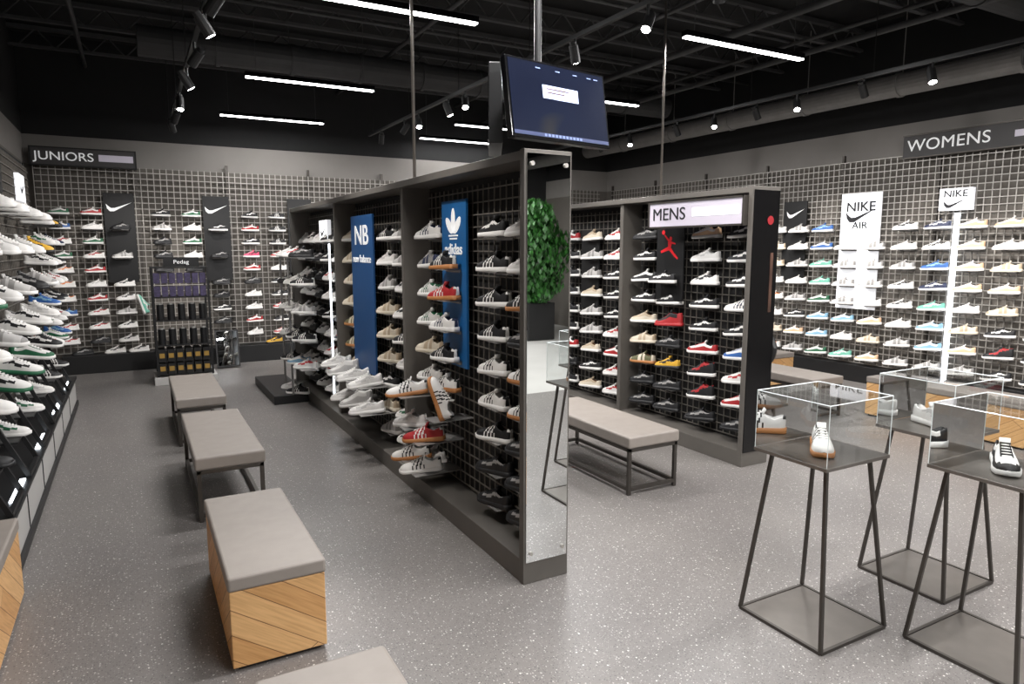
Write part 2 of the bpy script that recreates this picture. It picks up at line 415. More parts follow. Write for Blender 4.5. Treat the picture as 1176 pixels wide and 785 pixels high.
track(3.39, 3.5, 2.4, 10.8, [(3.4, (4.3, 4.4, 1.2), 130, 60), (4.1, (1.3, 3.0, 0), 60, 40), (5.04, (4.3, 5.6, 1.1), 120, 60), (6.1, (3.2, 4.3, .4), 70, 45), (7.23, (2.6, 5.2, 0), 60, 50), (7.7, (4.3, 7.4, 1.1), 80, 60),
      (8.66, (2.8, 6.4, 0), 50, 50), (9.2, (2.4, 11.4, 1.1), 130, 56), (10.2, (3.6, 11.4, 1.3), 50, 60)])
track(6.77, 3.5, 1.2, 10.8, [(2.4, (8.5, 3.2, 1.0), 240, 62), (3.2, (8.5, 4.0, 1.0), 140, 60), (4.0, (6.0, 2.8, 0), 70, 50), (4.7, (8.5, 4.9, 1.0), 220, 62), (5.52, (5.2, 3.8, 0), 60, 50), (6.1, (8.5, 6.3, 1.0), 230, 62), (6.8, (5.4, 5.0, 0), 50, 50),
      (7.5, (8.5, 7.8, 1.0), 200, 62), (8.54, (6, 7, 0), 40, 50), (9.3, (8.5, 9.6, 1.1), 150, 62)])
track(4.6, 3.5, -2, 3.2, [(1.0, (3.1, 1.9, .9), 90, 50), (2.2, (3.7, 1.9, .9), 60, 50), (-.2, (3.6, 3.6, 0), 60, 45), (-1.4, (6.9, -5.6, 1.7), 220, 50)])

# ------------------------------------------------------------ wire grids
def grid_x(mb, x, y0, y1, z0, z1, s=.075, r=.003, out=-1):
    y = y0
    while y <= y1+1e-4: mb.box(x-r, x+r, y-r, y+r, z0, z1); y += s
    z = z0; xo = x+out*2*r
    while z <= z1+1e-4: mb.box(xo-r, xo+r, y0, y1, z-r, z+r); z += s
def grid_y(mb, y, x0, x1, z0, z1, s=.075, r=.003, out=-1):
    x = x0
    while x <= x1+1e-4: mb.box(x-r, x+r, y-r, y+r, z0, z1); x += s
    z = z0; yo = y+out*2*r
    while z <= z1+1e-4: mb.box(x0, x1, yo-r, yo+r, z-r, z+r); z += s

SHELFM = mat('clear_shelf', rgb(150, 148, 146), .25, .3)
SHELFD = mat('dark_shelf', rgb(70, 68, 66), .35, .3)
def shelf_x(mb, x, y, z, out):
    a, b = sorted((x, x+out*.12)); mb.box(a, b, y-.11, y+.11, z-.006, z-.001)
    mb.box(min(x, x+out*.012), max(x, x+out*.012), y-.11, y+.11, z-.022, z)
def shelf_y(mb, x, y, z):
    mb.box(x-.10, x+.10, y-.12, y, z-.006, z-.001); mb.box(x-.10, x+.10, y-.012, y, z-.02, z)
def hues(pal): return random.choice(pal)

# ------------------------------------------------------------ gondolas
def gondola(name, x0, x1, ybays, H, mirror=True):
    y0, y1 = ybays[0], ybays[-1]
    r = root(name, ((x0+x1)/2, (y0+y1)/2, 0))
    mb = MB()
    mb.box(x0, x1, y0, y0+.045, 0, H)
    mb.box(x0, x1, y1-.045, y1, 0, H)
    for y in ybays[1:-1]: mb.box(x0+.03, x1, y-.025, y+.025, .13, H)
    mb.box(x0+.005, x1, y0+.045, y1-.045, H-.05, H-.005)
    mb.build('frame', FRAME, r, bevel=.003)
    MB().box(x0+.004, x1, y0+.046, y1-.046, 0, .13).build('base_plinth', FRAME, r, bevel=.004)
    MB().box(x1-.035, x1-.01, y0+.046, y1-.046, .13, H-.05).build('darkness_sheet', DARK, r)  # added dark sheet for the darkness seen through the open grid
    mb = MB()
    for a, b in zip(ybays[:-1], ybays[1:]): grid_x(mb, x1-.055, a+.06, b-.06, .16, H-.09, .075, .0038)
    mb.build('wire_grid', WIRED, r)
    if mirror:
        MB().box(x0+.012, x1-.012, y0-.008, y0-.001, .12, H-.02).build('mirror_panel', MIRROR, r, bevel=.002)
        mb = MB()
        for x in (x0+.04, x1-.04):
            for z in (.17, H-.07): mb.tube((x, y0-.016, z), (x, y0-.006, z), .011, 12)
        mb.build('mirror_screw', WIRE, r)
    return r

G1 = gondola('sneaker_gondola', 1.685, 1.96, [2.93, 4.75, 6.65, 8.6], 2.23)
MB().tube((1.82, 4.75, 2.22), (1.82, 4.75, ZC), .012, 10).build('ceiling_pole', STEELT, G1, smooth=True)
MB().box(1.84, 1.855, 3.93, 4.31, .98, 2.06).build('blue_banner', BLUE1, G1)
flat('trefoil_logo', TREF, .25, (1.837, 4.12, 1.90), '-X', WHITEP, G1)
text('banner_lettering', 'adidas', .10, (1.837, 4.12, 1.745), '-X', WHITEP, G1, 'CENTER', .001)
MB().box(1.77, 1.785, 5.62, 6.26, .66, 2.04).build('navy_banner', BLUE2, G1)
text('banner_monogram', 'NB', .24, (1.767, 5.94, 1.86), '-X', WHITEP, G1, 'CENTER', .002, 1.3)
text('banner_lettering', 'new balance', .095, (1.767, 5.94, 1.66), '-X', WHITEP, G1, 'CENTER', .0005)
MB().box(1.80, 1.84, 7.25, 7.6, 1.82, 2.05).build('lit_sign', LITW, G1)
flat('sign_logo', SWOOSH, .22, (1.797, 7.42, 1.93), '-X', TXTD, G1)
MB().box(1.74, 1.755, 6.98, 6.995, .2, 1.8).build('led_edge', LEDV, G1)
S1 = root('sneaker_display', (1.8, 5.8, 0)); sm = MB()
pals = [
 ['bgum'], ['wb'], ['wn'], ['wb'], ['ww', 'lg', 'wbs', 'wgs', 'bw'], ['ww', 'lg', 'bw', 'cr', 'bws'], ['cr', 'olv', 'ww', 'lg'], ['cr', 'lg', 'bei', 'olv'],
 ['lg', 'gr', 'ww'], ['bw', 'bb', 'wbs', 'bred'], ['bws', 'redw', 'ww'], ['ww', 'wbs', 'bb'], ['bb', 'wbs'], ['ww', 'wbs']]
col_y = [3.16, 3.52, 4.12, 4.50, 5.0, 5.40, 9, 6.44, 9, 6.88, 7.3, 7.68, 8.06, 8.4]
for ci, y in enumerate(col_y):
    if y > 8.8: continue
    for k in range(9):
        z = .22+.2*k
        if ci == 0: kd = ['bb', 'bb', 'bb', 'wgum', 'wgum', 'bb', 'bgum', 'ww', 'ww'][k]
        elif ci == 1: kd = ['bb', 'bb', 'bw', 'wb', 'wb', 'bw', 'bw', 'bw', 'bws'][k]
        elif ci == 2:
            kd = ['bb', 'wgum', 'redst', 'wgum', 'bw', 'wn', 'redst', 'bgum', 'blust'][k]
            if k == 8 or k < 3: continue
        elif ci == 3: kd = ['ww', 'wgum', 'redst', 'wb', 'cr', 'wg', 'wg', 'gr', 'wn'][k]
        else: kd = hues(pals[ci])
        if ci == 3 and k in (1, 2): continue
        xg = 1.90 if ci != 2 else 1.84
        shelf_x(sm, xg, y, z, -1)
        shoe(kd, (xg-.075, y, z), 99+random.uniform(-7, 12), S1, tilt=random.uniform(0, .06), scale=.96)
for (x, y, z, kd, a) in [(1.64, 4.26, .24, 'wb', 150), (1.66, 4.50, .26, 'wgum', 140), (1.64, 4.2, .47, 'redst', 140), (1.66, 4.50, .50, 'ww', 120), (1.62, 4.45, .74, 'wgum', 160), (1.60, 5.35, .42, 'ww', 150), (1.60, 5.65, .42, 'whi', 150), (1.60, 5.95, .42, 'ww', 145),
                         (1.62, 5.45, .62, 'ww', 170), (1.62, 5.8, .62, 'ww', 160), (1.62, 6.1, .62, 'whi', 150), (1.62, 6.35, .66, 'ww', 150)]:
    shoe(kd, (x, y, z), a, S1, tilt=.1); sm.box(x-.08, 1.91, y-.10, y+.10, z-.006, z-.001)
o = shoe('wgum', (1.66, 4.05, .78), 130, S1); o.rotation_euler = (.2, -1.25, math.radians(130))
sm.box(1.62, 1.91, 3.97, 4.13, .64, .645)
sm.build('shelf_plates', SHELFM, S1)

PL = root('low_display_platform', (1.5, 8.5, 0))
MB().box(1.30, 1.68, 7.9, 9.3, 0, .10).build('plinth', BLK, PL, bevel=.006)
mb = MB()
for z in (.45, .75, 1.05, 1.35, 1.65): mb.box(1.50, 1.68, 7.35, 8.35, z, z+.012)
mb.box(1.50, 1.52, 8.33, 8.35, .1, 1.66).box(1.50, 1.52, 7.9, 7.92, .1, 1.66)
mb.build('shelves', SHELFM, PL)
for z in (.10, .462, .762, 1.062, 1.362, 1.662):
    for y in (7.95, 8.25) if z < .2 else (7.48, 7.82, 8.18):
        shoe(hues(['ww', 'bb', 'redw', 'wn', 'bw', 'skyb', 'lg']), (1.57, y, z), 140, PL, scale=.95)

G2 = gondola('sneaker_gondola', 4.19, 4.49, [3.77, 5.42, 7.1, 8.7], 2.23, mirror=False)
MB().box(4.2, 4.48, 3.762, 3.769, .12, 2.2).build('end_panel_gloss', BLKG, G2)
MB().box(4.33, 4.475, 3.758, 3.762, .14, .62).build('end_mirror', MIRROR, G2)
mb = MB(); mb.poly([(4.38+.035*math.cos(t*math.pi/10), 3.757, 1.97+.035*math.sin(t*math.pi/10)) for t in range(20)])
mb.build('red_disc', REDD, G2)
MB().box(4.40, 4.43, 3.757, 3.761, 1.25, 1.72).build('copper_poster', mat('copper_print', rgb(84, 60, 50), .5, var=.5, vscale=6), G2)
MB().tube((4.34, 5.0, 2.22), (4.34, 5.0, ZC), .011, 10).build('ceiling_pole', STEELT, G2, smooth=True)
MS = root('mens_sign', (4.18, 4.35, 2.05))
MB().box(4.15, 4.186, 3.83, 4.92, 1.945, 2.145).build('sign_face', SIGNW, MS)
MB().box(4.14, 4.19, 3.82, 4.93, 2.145, 2.16).box(4.14, 4.19, 3.82, 4.93, 1.93, 1.945).box(4.14, 4.19, 4.92, 4.935, 1.93, 2.16).box(4.14, 4.19, 3.815, 3.83, 1.93, 2.16).build('sign_trim', STEEL, MS)
text('lettering', 'MENS', .15, (4.147, 4.88, 2.045), '-X', TXTD, MS, 'LEFT', 0)
MB().box(4.147, 4.149, 3.86, 4.38, 2.02, 2.09).build('painted_glare', LITW, MS)  # glare beside the lettering, put in as a glowing bar
MB().box(4.33, 4.345, 4.66, 5.02, 1.28, 1.95).build('black_banner', BLK, G2)
flat('jump_logo', JUMP, .30, (4.327, 4.84, 1.78), '-X', RED, G2)
MB().box(4.36, 4.375, 5.98, 6.3, 1.1, 1.95).build('black_banner_b', BLK, G2)
S2 = root('sneaker_display', (4.3, 5.8, 0)); sm = MB()
mc = [['ww'], ['peach'], ['redh'], ['cr'],
      ['redst', 'redw', 'redb', 'bws'], ['bei', 'lg', 'bws'], ['bw', 'bb', 'redb'], ['bb', 'ww'], ['bws', 'ww'], ['bb', 'lg'], ['ww', 'bws']]
for ci, y in enumerate([3.98, 4.40, 4.84, 5.2, 5.66, 6.08, 6.5, 6.88, 7.3, 7.7, 8.1]):
    for k in range(9):
        z = .24+.2*k
        kd = hues(mc[ci])
        if ci == 0: kd = ['bb', 'redb', 'redw', 'blueb', 'bws', 'wn', 'bws', 'bws', 'bws'][k]
        if ci == 1: kd = ['bb', 'bred', 'bred', 'redb', 'bws', 'bws', 'wbs', 'ww', 'peach'][k]
        if ci == 2:
            kd = ['bb', 'bb', 'yel', 'bb', 'redh', 'bws', 'bws', 'bb', 'bb'][k]
            if k > 6: continue
        if ci == 3: kd = ['bb', 'bb', 'olv', 'cr', 'bei', 'bws', 'panda', 'bws', 'bb'][k]
        xg = 4.43 if not (ci == 2 and z > 1.25) else 4.33
        shelf_x(sm, xg, y, z, -1)
        shoe(kd, (xg-.085, y, z), 104+random.uniform(-8, 10), S2, tilt=random.uniform(0, .06), scale=.95)
sm.build('shelf_plates', SHELFD, S2)

# ------------------------------------------------------------ right wall (womens)
R = root('wire_grid_wall', (8.4, 6, 1.5)); mb = MB()
grid_x(mb, 8.42, 1.0, 11.15, .24, 2.88, .08, .0048)
mb.build('wire_grid', WIRE, R)
mb = MB(); y = 1.0
while y < 11.2: mb.box(8.43, 8.47, y-.015, y+.015, .22, 2.98); y += 1.27
mb.build('upright_channels', STEEL, R)
MB().box(8.375, 8.39, 5.46, 6.02, .96, 2.47).build('lit_white_banner', LITW, R)
text('banner_name', 'NIKE', .17, (8.372, 5.74, 2.29), '-X', TXTD, R, 'CENTER', .002)
flat('banner_logo', SWOOSH, .42, (8.372, 5.74, 2.18), '-X', TXTD, R)
text('banner_air', 'AIR', .13, (8.372, 5.74, 2.05), '-X', TXTD, R, 'CENTER', .001)
MB().box(8.33, 8.39, 4.36, 4.72, 2.19, 2.44).build('lit_sign_box', LITW, R)
text('box_name', 'NIKE', .11, (8.327, 4.54, 2.375), '-X', TXTD, R, 'CENTER', .001)
flat('box_logo', SWOOSH, .26, (8.327, 4.54, 2.27), '-X', TXTD, R)
MB().box(8.375, 8.39, 6.56, 6.95, 1.29, 2.42).build('black_banner', BLK, R)
flat('black_banner_logo', SWOOSH, .3, (8.372, 6.75, 2.25), '-X', WHITEP, R)
MB().box(8.375, 8.39, 4.50, 4.56, .3, 2.16).build('led_edge', LEDV, R)
MB().box(8.375, 8.39, 9.2, 9.6, 1.29, 2.42).build('black_banner_b', BLK, R)
W = root('womens_sign', (8.4, 4.5, 2.97))
MB().box(8.36, 8.41, 3.15, 5.22, 2.85, 3.1).build('sign_face', mat('sign_charcoal', rgb(62, 60, 60), .5), W)
MB().box(8.35, 8.42, 3.14, 5.23, 3.1, 3.115).box(8.35, 8.42, 3.14, 5.23, 2.835, 2.85).build('sign_trim', STEEL, W)
text('lettering', 'WOMENS', .19, (8.355, 5.17, 2.975), '-X', WHITEP, W, 'LEFT', 0, 1.1, 1.04)
MB().box(8.355, 8.359, 3.2, 4.0, 2.94, 3.01).build('painted_glare', SIGNW, W)  # glare over the blank end of the sign, painted as a pale strip
S3 = root('sneaker_display', (8.3, 6, 0)); sm = MB()
wc = [['org', 'peach', 'ww', 'cr'], ['ww', 'lg', 'peach', 'bws'], ['org', 'peach', 'ww', 'cr'], ['peach', 'org', 'lg', 'ww'], ['nvy', 'wbs', 'ww', 'skyb'],
      ['ww', 'lg', 'cr', 'peach', 'bei'], ['cr', 'bei', 'ww', 'lg'], ['lg', 'ww', 'wbs'], ['cr', 'mint', 'peach', 'ww'], ['mint', 'skyb', 'ww', 'blueb', 'blu']]
ci = 0; y = 2.4
while y < 11.0:
    for k in range(8):
        z = .30+.24*k
        pal = ['nvy', 'skyb', 'bws', 'wbs', 'mint', 'blu'] if 4.4 < y < 5.0 and k > 0 else wc[ci % len(wc)]
        xg = 8.41
        if 5.46 < y < 6.02 and z > .9:
            if k == 7: continue
            xg = 8.375; pal = ['lg', 'ww', 'lg']
        if 4.36 < y < 4.72 and z > 2.0: continue
        if 3.2 < y < 4.3: pal = ['org', 'peach', 'cr', 'peach', 'ww', 'org'] if k > 2 else ['redw', 'bws', 'redb', 'bred']
        if 6.2 < y < 6.6: pal = ['mint', 'blu', 'blueb', 'mint', 'mint'] if k > 3 else ['grn', 'ww', 'skyb']
        shelf_x(sm, xg, y, z, -1)
        shoe(hues(pal), (xg-.09, y, z), 112+random.uniform(-12, 12), S3, tilt=.03, scale=.98)
    y += .385; ci += 1
sm.build('shelf_plates', SHELFM, S3)

# ------------------------------------------------------------ back wall (juniors)
B = root('wire_grid_wall', (3, 11.4, 1.5)); mb = MB()
grid_y(mb, 11.40, -1.1, 8.3, .28, 2.9, .085, .0048)
mb.build('wire_grid', WIRE, B)
mb = MB(); x = -1.1
while x < 8.4: mb.box(x-.018, x+.018, 11.41, 11.45, .26, 3.0); x += 1.22
mb.build('upright_channels', STEEL, B)
for i, (a, b) in enumerate([(-.31, .07), (.97, 1.34), (2.2, 2.57)]):
    MB().box(a, b, 11.34, 11.36, 1.27, 2.53).build('black_banner', BLK, B)
    flat('banner_logo', SWOOSH, .32, ((a+b)/2, 11.335, 2.34), '-Y', WHITEP, B)
J = root('juniors_sign', (-.5, 11.3, 3.0))
MB().box(-1.1, .12, 11.30, 11.36, 2.88, 3.10).build('sign_face', mat('sign_grey', rgb(70, 68, 68), .5), J)
MB().box(-1.11, .13, 11.29, 11.37, 3.10, 3.115).box(-1.11, .13, 11.29, 11.37, 2.865, 2.88).box(-1.12, -1.1, 11.29, 11.37, 2.865, 3.115).box(.12, .14, 11.29, 11.37, 2.865, 3.115).build('sign_trim', BLK, J)
text('lettering', 'JUNIORS', .16, (-1.07, 11.295, 2.99), '-Y', WHITEP, J, 'LEFT', .0005)
MB().box(-.32, .1, 11.294, 11.298, 2.95, 3.04).build('painted_glare', SIGNW, J)  # painted glare strip, not a lamp in the sign
S4 = root('sneaker_display', (1, 11.3, 0)); sm = MB()
jc = [['grn', 'blu', 'org', 'blueb', 'redw'], ['redb', 'ww', 'grn', 'redw', 'wbs', 'bb'], ['lg', 'bb', 'wbs'], ['bb', 'bb', 'bws', 'lg'], ['bb', 'ww', 'grn'], ['bb', 'bws'], ['bb', 'ww', 'redb', 'bws'], ['ww', 'bw', 'redb'], ['ww', 'wbs', 'redw', 'lg']]
xs = [-.85, -.47, -.12, .40, .80, 1.16, 1.62, 2.02, 2.42, 2.82, 3.2]
for ci, x in enumerate(xs):
    for k in range(10):
        z = .42+.2*k
        if ci in (3, 4) and z < 1.3: continue
        ban = ci in (2, 5, 8) and z > 1.2
        if ban and (z > 2.2 or k % 2): continue
        yg = 11.335 if ban else 11.39
        shelf_y(sm, x, yg, z)
        shoe(hues(jc[ci % 9]) if not (k == 6 and ci == 6) else 'hot', (x, yg-.09, z), random.choice([197, 205, 190]), S4, scale=.9)
sm.build('shelf_plates', SHELFM, S4)
for x in (-.7, -.3, .0, 1.9, 2.3):
    shoe(hues(['bb', 'wbs', 'bb', 'yel', 'ww']), (x, 11.30, .262), 190, S4, scale=.9)
o = shoe('mint', (.05, 11.26, .95), 190, S4); o.rotation_euler = (0, -1.3, math.radians(190))

# ------------------------------------------------------------ accessories rack
A = root('accessory_rack', (.55, 10.0, 0))
MB().box(.15, .90, 9.75, 10.4, 0, .10).build('base_white', WHITEL, A, bevel=.006)
mb = MB()
for x in (.2, .85):
    for y in (9.82, 10.33): mb.box(x-.012, x+.012, y-.012, y+.012, .1, 1.52)
for z in (.12, .50, .82, 1.12, 1.5): mb.box(.2, .85, 9.82, 10.33, z, z+.015)
mb.build('rack_frame', BLK, A)
mb = MB()
for z, n, w, h in ((.135, 6, .08, .14), (.30, 6, .08, .16)):
    for i in range(n): mb.box(.215+i*.105, .215+i*.105+w, 9.80, 10.1, z, z+h)
mb.build('shoe_care_boxes', BLK, A)
mb = MB()
for z in (.16, .33):
    for i in range(6): mb.box(.225+i*.105, .285+i*.105, 9.796, 9.80, z+.02, z+.08)
mb.build('gold_labels', GOLD, A)
mb = MB()
for z in (.515, .835):
    for i in range(5): mb.tube((.27+i*.125, 9.9, z), (.27+i*.125, 9.9, z+.2), .045, 14); mb.tube((.27+i*.125, 9.9, z+.2), (.27+i*.125, 9.9, z+.215), .028, 14, 1)
mb.build('spray_cans', [BLK, WHITEL], A, smooth=False)
mb = MB()
for i in range(7):
    for j in range(2): mb.box(.215+i*.09, .285+i*.09, 9.84, 9.95, 1.14+j*.17, 1.27+j*.17)
mb.build('sock_packs', PURP, A)
MB().box(.34, .76, 9.9, 9.92, 1.52, 1.64).build('header_card', BLK, A)
text('header_lettering', 'Pedag', .07, (.55, 9.896, 1.58), '-Y', WHITEP, A, 'CENTER')
FM = root('floor_mirror', (1.15, 10.7, 0))
T = Matrix.Translation((1.15, 10.75, .02)) @ Matrix.Rotation(math.radians(-14), 4, 'X')
MB().box(-.16, .16, -.01, .01, 0, .55, 0, T).build('mirror_frame', BLK, FM)
MB().box(-.14, .14, -.014, -.011, .02, .53, 0, T).build('mirror_glass', MIRROR, FM)
MB().tube((1.15, 10.86, .5), (1.15, 11.0, .01), .01).build('mirror_prop', BLK, FM)

# ------------------------------------------------------------ left wall display
Lw = root('wall_sneaker_unit', (-.9, 6.4, 0)); mb = MB()
grid_x(mb, -.93, 4.2, 9.0, .3, 2.6, .075, .0038, out=1)
mb.build('wire_grid', WIRED, Lw)
MB().box(-1.19, -.95, 4.14, 4.18, 0, 2.65).box(-1.19, -.95, 9.0, 9.04, 0, 2.65).box(-1.0, -.96, 4.18, 9.0, .3, 2.65).build('unit_frame', DARK, Lw)
MB().box(-1.19, -.66, 4.15, 9.04, 0, .30).build('drawer_base', WHITEL, Lw, bevel=.004)
mb = MB()
for y in (4.95, 5.75, 6.55, 7.35, 8.15): mb.box(-.659, -.655, y-.006, y+.006, .03, .29)
mb.box(-.659, -.64, 4.15, 9.04, 0, .05).box(-1.19, -.64, 4.15, 9.04, .30, .325)
mb.build('base_reveals', BLK, Lw)
mb = MB()
for y in (4.6, 5.8, 7.0, 8.2): mb.box(-.70, -.67, y, y+.45, .327, .337)
mb.build('led_edge', LEDV, Lw)
mb = MB()
y = 4.35
while y < 8.5:
    for a in (0, .42): mb.tube((-.66, y+a, .34), (-.86, y+a, .80), .013, square=True)
    mb.tube((-.66, y, .34), (-.66, y+.42, .34), .013, square=True); mb.tube((-.86, y, .80), (-.86, y+.42, .80), .013, square=True)
    mb.box(-.90, -.70, y+.01, y+.41, .55-.006, .55+.006)
    y += .75
mb.build('slanted_racks', BLK, Lw)
S5 = root('sneaker_display', (-.8, 6.4, 0)); sm = MB()
for ci, y in enumerate((4.4, 5.05, 5.7, 6.45, 7.2)):
    for k in range(5):
        z = .90+.275*k
        kd = [['wgs', 'ww', 'wgb', 'wbs', 'wgs'], ['wgb', 'lg', 'wbs', 'ww', 'wb'], ['wgb', 'wbs', 'lg', 'ww', 'wgs'], ['grn', 'wbs', 'bb', 'ww', 'wg'], ['bws', 'ww', 'lg', 'yel', 'wbs']][ci][k]
        shoe(kd, (-.74, y, z), -14+random.uniform(-6, 6), S5, tilt=.08, scale=1.06)
        sm.box(-.92, -.66, y-.055, y+.055, z-.008, z-.002)
for ci, y in enumerate((7.85, 8.35, 8.8)):
    for k in range(7):
        z = .84+.19*k
        shoe(hues(['wgs', 'yel', 'bws', 'nvy', 'ww', 'wbs', 'grn', 'bb', 'blu', 'redw']), (-.76, y, z), -12+random.uniform(-8, 6), S5, tilt=.05, scale=.92)
        sm.box(-.92, -.66, y-.05, y+.05, z-.008, z-.002)
y = 4.56
while y < 8.6:
    shoe(hues(['ww', 'bb', 'wgs', 'wbs', 'bw']), (-.78, y, .557), -8+random.uniform(-12, 12), S5, scale=.9)
    y += .75
sm.build('shelf_plates', SHELFD, S5)
LS = root('lit_wall_sign', (-.88, 5.6, 2.25))
for i, y in enumerate((5.9, 8.2)):
    MB().box(-.925, -.89, y-.2, y+.2, 2.2, 2.46).build('lit_face', LITW, LS)
    flat('logo', SWOOSH, .28, (-.885, y, 2.33), '+X', TXTD, LS)
MB().box(-.925, -.89, 6.6, 7.0, 2.2, 2.5).build('black_card', BLK, LS)

# ------------------------------------------------------------ benches
def wood_bench(x0, x1, y0, y1, H=.42):
    r = root('wooden_box_bench', ((x0+x1)/2, (y0+y1)/2, 0))
    MB().box(x0+.006, x1-.006, y0+.006, y1-.006, .02, H-.065).build('oak_box', WOOD, r, bevel=.004)
    MB().box(x0+.03, x1-.03, y0+.03, y1-.03, 0, .02).build('plinth', BLK, r)
    MB().box(x0, x1, y0, y1, H-.064, H).build('cushion', VINYL, r, bevel=.012, seg=3)
def steel_bench(x0, x1, y0, y1, H=.43):
    r = root('upholstered_bench', ((x0+x1)/2, (y0+y1)/2, 0))
    MB().box(x0-.01, x1+.01, y0-.01, y1+.01, H-.085, H).build('cushion', VINYL, r, bevel=.014, seg=3)
    mb = MB(); t = .013; z1 = H-.1
    for x in (x0+t, x1-t):
        for y in (y0+t, y1-t): mb.box(x-t, x+t, y-t, y+t, 0, z1)
        mb.box(x-t, x+t, y0, y1, z1-.012, z1+.014)
        mb.box(x-t, x+t, y0+2*t, y1-2*t, .03, .03+2*t)
    for y in (y0+t, y1-t):
        mb.box(x0, x1, y-t, y+t, z1-.012, z1+.0135); mb.box(x0+2*t, x1-2*t, y-t, y+t, .03, .03+2*t)
    mb.build('steel_frame', STEEL, r, bevel=.002)
wood_bench(.25, .65, 2.85, 3.88)
wood_bench(-1.0, -.585, 2.95, 4.06)
steel_bench(.27, .68, 4.65, 6.0)
steel_bench(.26, .66, 6.6, 7.9)
steel_bench(.25, .65, .75, 2.08)
steel_bench(2.99, 3.44, 3.70, 5.0)
wood_bench(7.0, 7.45, 5.9, 6.6, .42)
steel_bench(6.0, 6.45, 4.5, 5.8)
wood_bench(6.7, 7.1, 2.9, 4.4, .42)

# ------------------------------------------------------------ display tables with acrylic cases
def table(cx, cy, kd, ang, ch=.27, H=.82, big=1.0):
    r = root('sneaker_display_table', (cx, cy, 0)); a = .225; t = .15; s = .0075
    mb = MB()
    C = [(-1, -1), (1, -1), (1, 1), (-1, 1)]
    for i, (sx, sy) in enumerate(C):
        ex, ey = C[(i+1) % 4]
        mb.tube((cx+sx*a, cy+sy*a, s), (cx+sx*t, cy+sy*t*.95, H-.015), s, square=True)
        mb.tube((cx+sx*a, cy+sy*a, s), (cx+ex*a, cy+ey*a, s), s, square=True)
        mb.tube((cx+sx*t, cy+sy*t*.95, H-.02), (cx+ex*t, cy+ey*t*.95, H-.02), s, square=True)
    mb.build('tapered_frame', STEEL, r)
    MB().box(cx-a+.01, cx+a-.01, cy-a+.01, cy+a-.01, .006, .012).build('lower_plate', STEELT, r)
    hx, hy = .22*big, .195*big
    MB().box(cx-hx, cx+hx, cy-hy, cy+hy, H-.01, H+.006).build('top_tray', STEELT, r, bevel=.002)
    z0 = H+.008; z1 = z0+ch; hx -= .004; hy -= .004
    mb = MB()
    mb.poly([(cx-hx, cy-hy, z0), (cx+hx, cy-hy, z0), (cx+hx, cy-hy, z1), (cx-hx, cy-hy, z1)])
    mb.poly([(cx+hx, cy+hy, z0), (cx-hx, cy+hy, z0), (cx-hx, cy+hy, z1), (cx+hx, cy+hy, z1)])
    mb.poly([(cx+hx, cy-hy, z0), (cx+hx, cy+hy, z0), (cx+hx, cy+hy, z1), (cx+hx, cy-hy, z1)])
    mb.poly([(cx-hx, cy+hy, z0), (cx-hx, cy-hy, z0), (cx-hx, cy-hy, z1), (cx-hx, cy+hy, z1)])
    mb.poly([(cx-hx, cy-hy, z1), (cx+hx, cy-hy, z1), (cx+hx, cy+hy, z1), (cx-hx, cy+hy, z1)])
    mb.build('acrylic_cover', GLASS, r)
    mb = MB(); e = .0022
    for i, (sx, sy) in enumerate(C):
        ex, ey = C[(i+1) % 4]
        mb.tube((cx+sx*hx, cy+sy*hy, z0), (cx+sx*hx, cy+sy*hy, z1), e, 4)
        mb.tube((cx+sx*hx, cy+sy*hy, z1), (cx+ex*hx, cy+ey*hy, z1), e, 4)
    mb.build('cover_edges', GEDGE, r)
    shoe(kd, (cx, cy, H+.008), ang, r, scale=.98)
table(2.73, 1.99, 'wgum', 222)
table(3.64, 1.98, 'ww', 255)
table(3.185, 1.445, 'panda', 212)
table(4.75, 1.3, 'redb', 200)

# ------------------------------------------------------------ hanging monitors
Mn = root('hanging_monitor', (1.925, 3.01, 2.465), (math.radians(-9), 0, math.radians(10)))
MB().box(-.335, .335, -.02, .02, -.195, .195).build('bezel', BLKG, Mn, bevel=.005, local=True)
MB().box(-.25, .25, .02, .05, -.14, .14).build('rear_housing', BLK, Mn, bevel=.01, local=True)
scr = bpy.data.materials.new('screen_image'); scr.use_nodes = True
nt = scr.node_tree; p = nt.nodes['Principled BSDF']; p.inputs['Base Color'].default_value = (.004, .005, .01, 1); p.inputs['Roughness'].default_value = .15
tc = nt.nodes.new('ShaderNodeTexCoord'); gr = nt.nodes.new('ShaderNodeTexNoise'); gr.inputs['Scale'].default_value = 3.0; gr.inputs['Detail'].default_value = 1
rp = nt.nodes.new('ShaderNodeValToRGB'); rp.color_ramp.elements[0].color = rgb(14, 20, 40); rp.color_ramp.elements[1].color = rgb(36, 50, 84)
e = rp.color_ramp.elements.new(.62); e.color = rgb(30, 38, 62); e = rp.color_ramp.elements.new(.72); e.color = rgb(70, 68, 58)
nt.links.new(tc.outputs['Object'], gr.inputs['Vector']); nt.links.new(gr.outputs['Fac'], rp.inputs['Fac'])
nt.links.new(rp.outputs['Color'], p.inputs['Emission Color']); p.inputs['Emission Strength'].default_value = .8
MB().box(-.32, .32, -.0225, -.0205, -.178, .182).build('screen', scr, Mn, local=True)
SD = mat('screen_dialog', rgb(190, 206, 240), .5, emit=.6); SB = mat('screen_taskbar', rgb(110, 125, 170), .5, emit=.5)
MB().box(-.115, .125, -.0245, -.0226, .015, .08).build('dialog_window', SD, Mn, local=True)
MB().box(-.32, .32, -.0245, -.0226, -.178, -.16).build('taskbar', mat('screen_bar', rgb(44, 54, 90), .5, emit=.4), Mn, local=True)
mb = MB()
for i in range(11): mb.box(-.13+i*.024, -.116+i*.024, -.0255, -.0246, -.175, -.163)
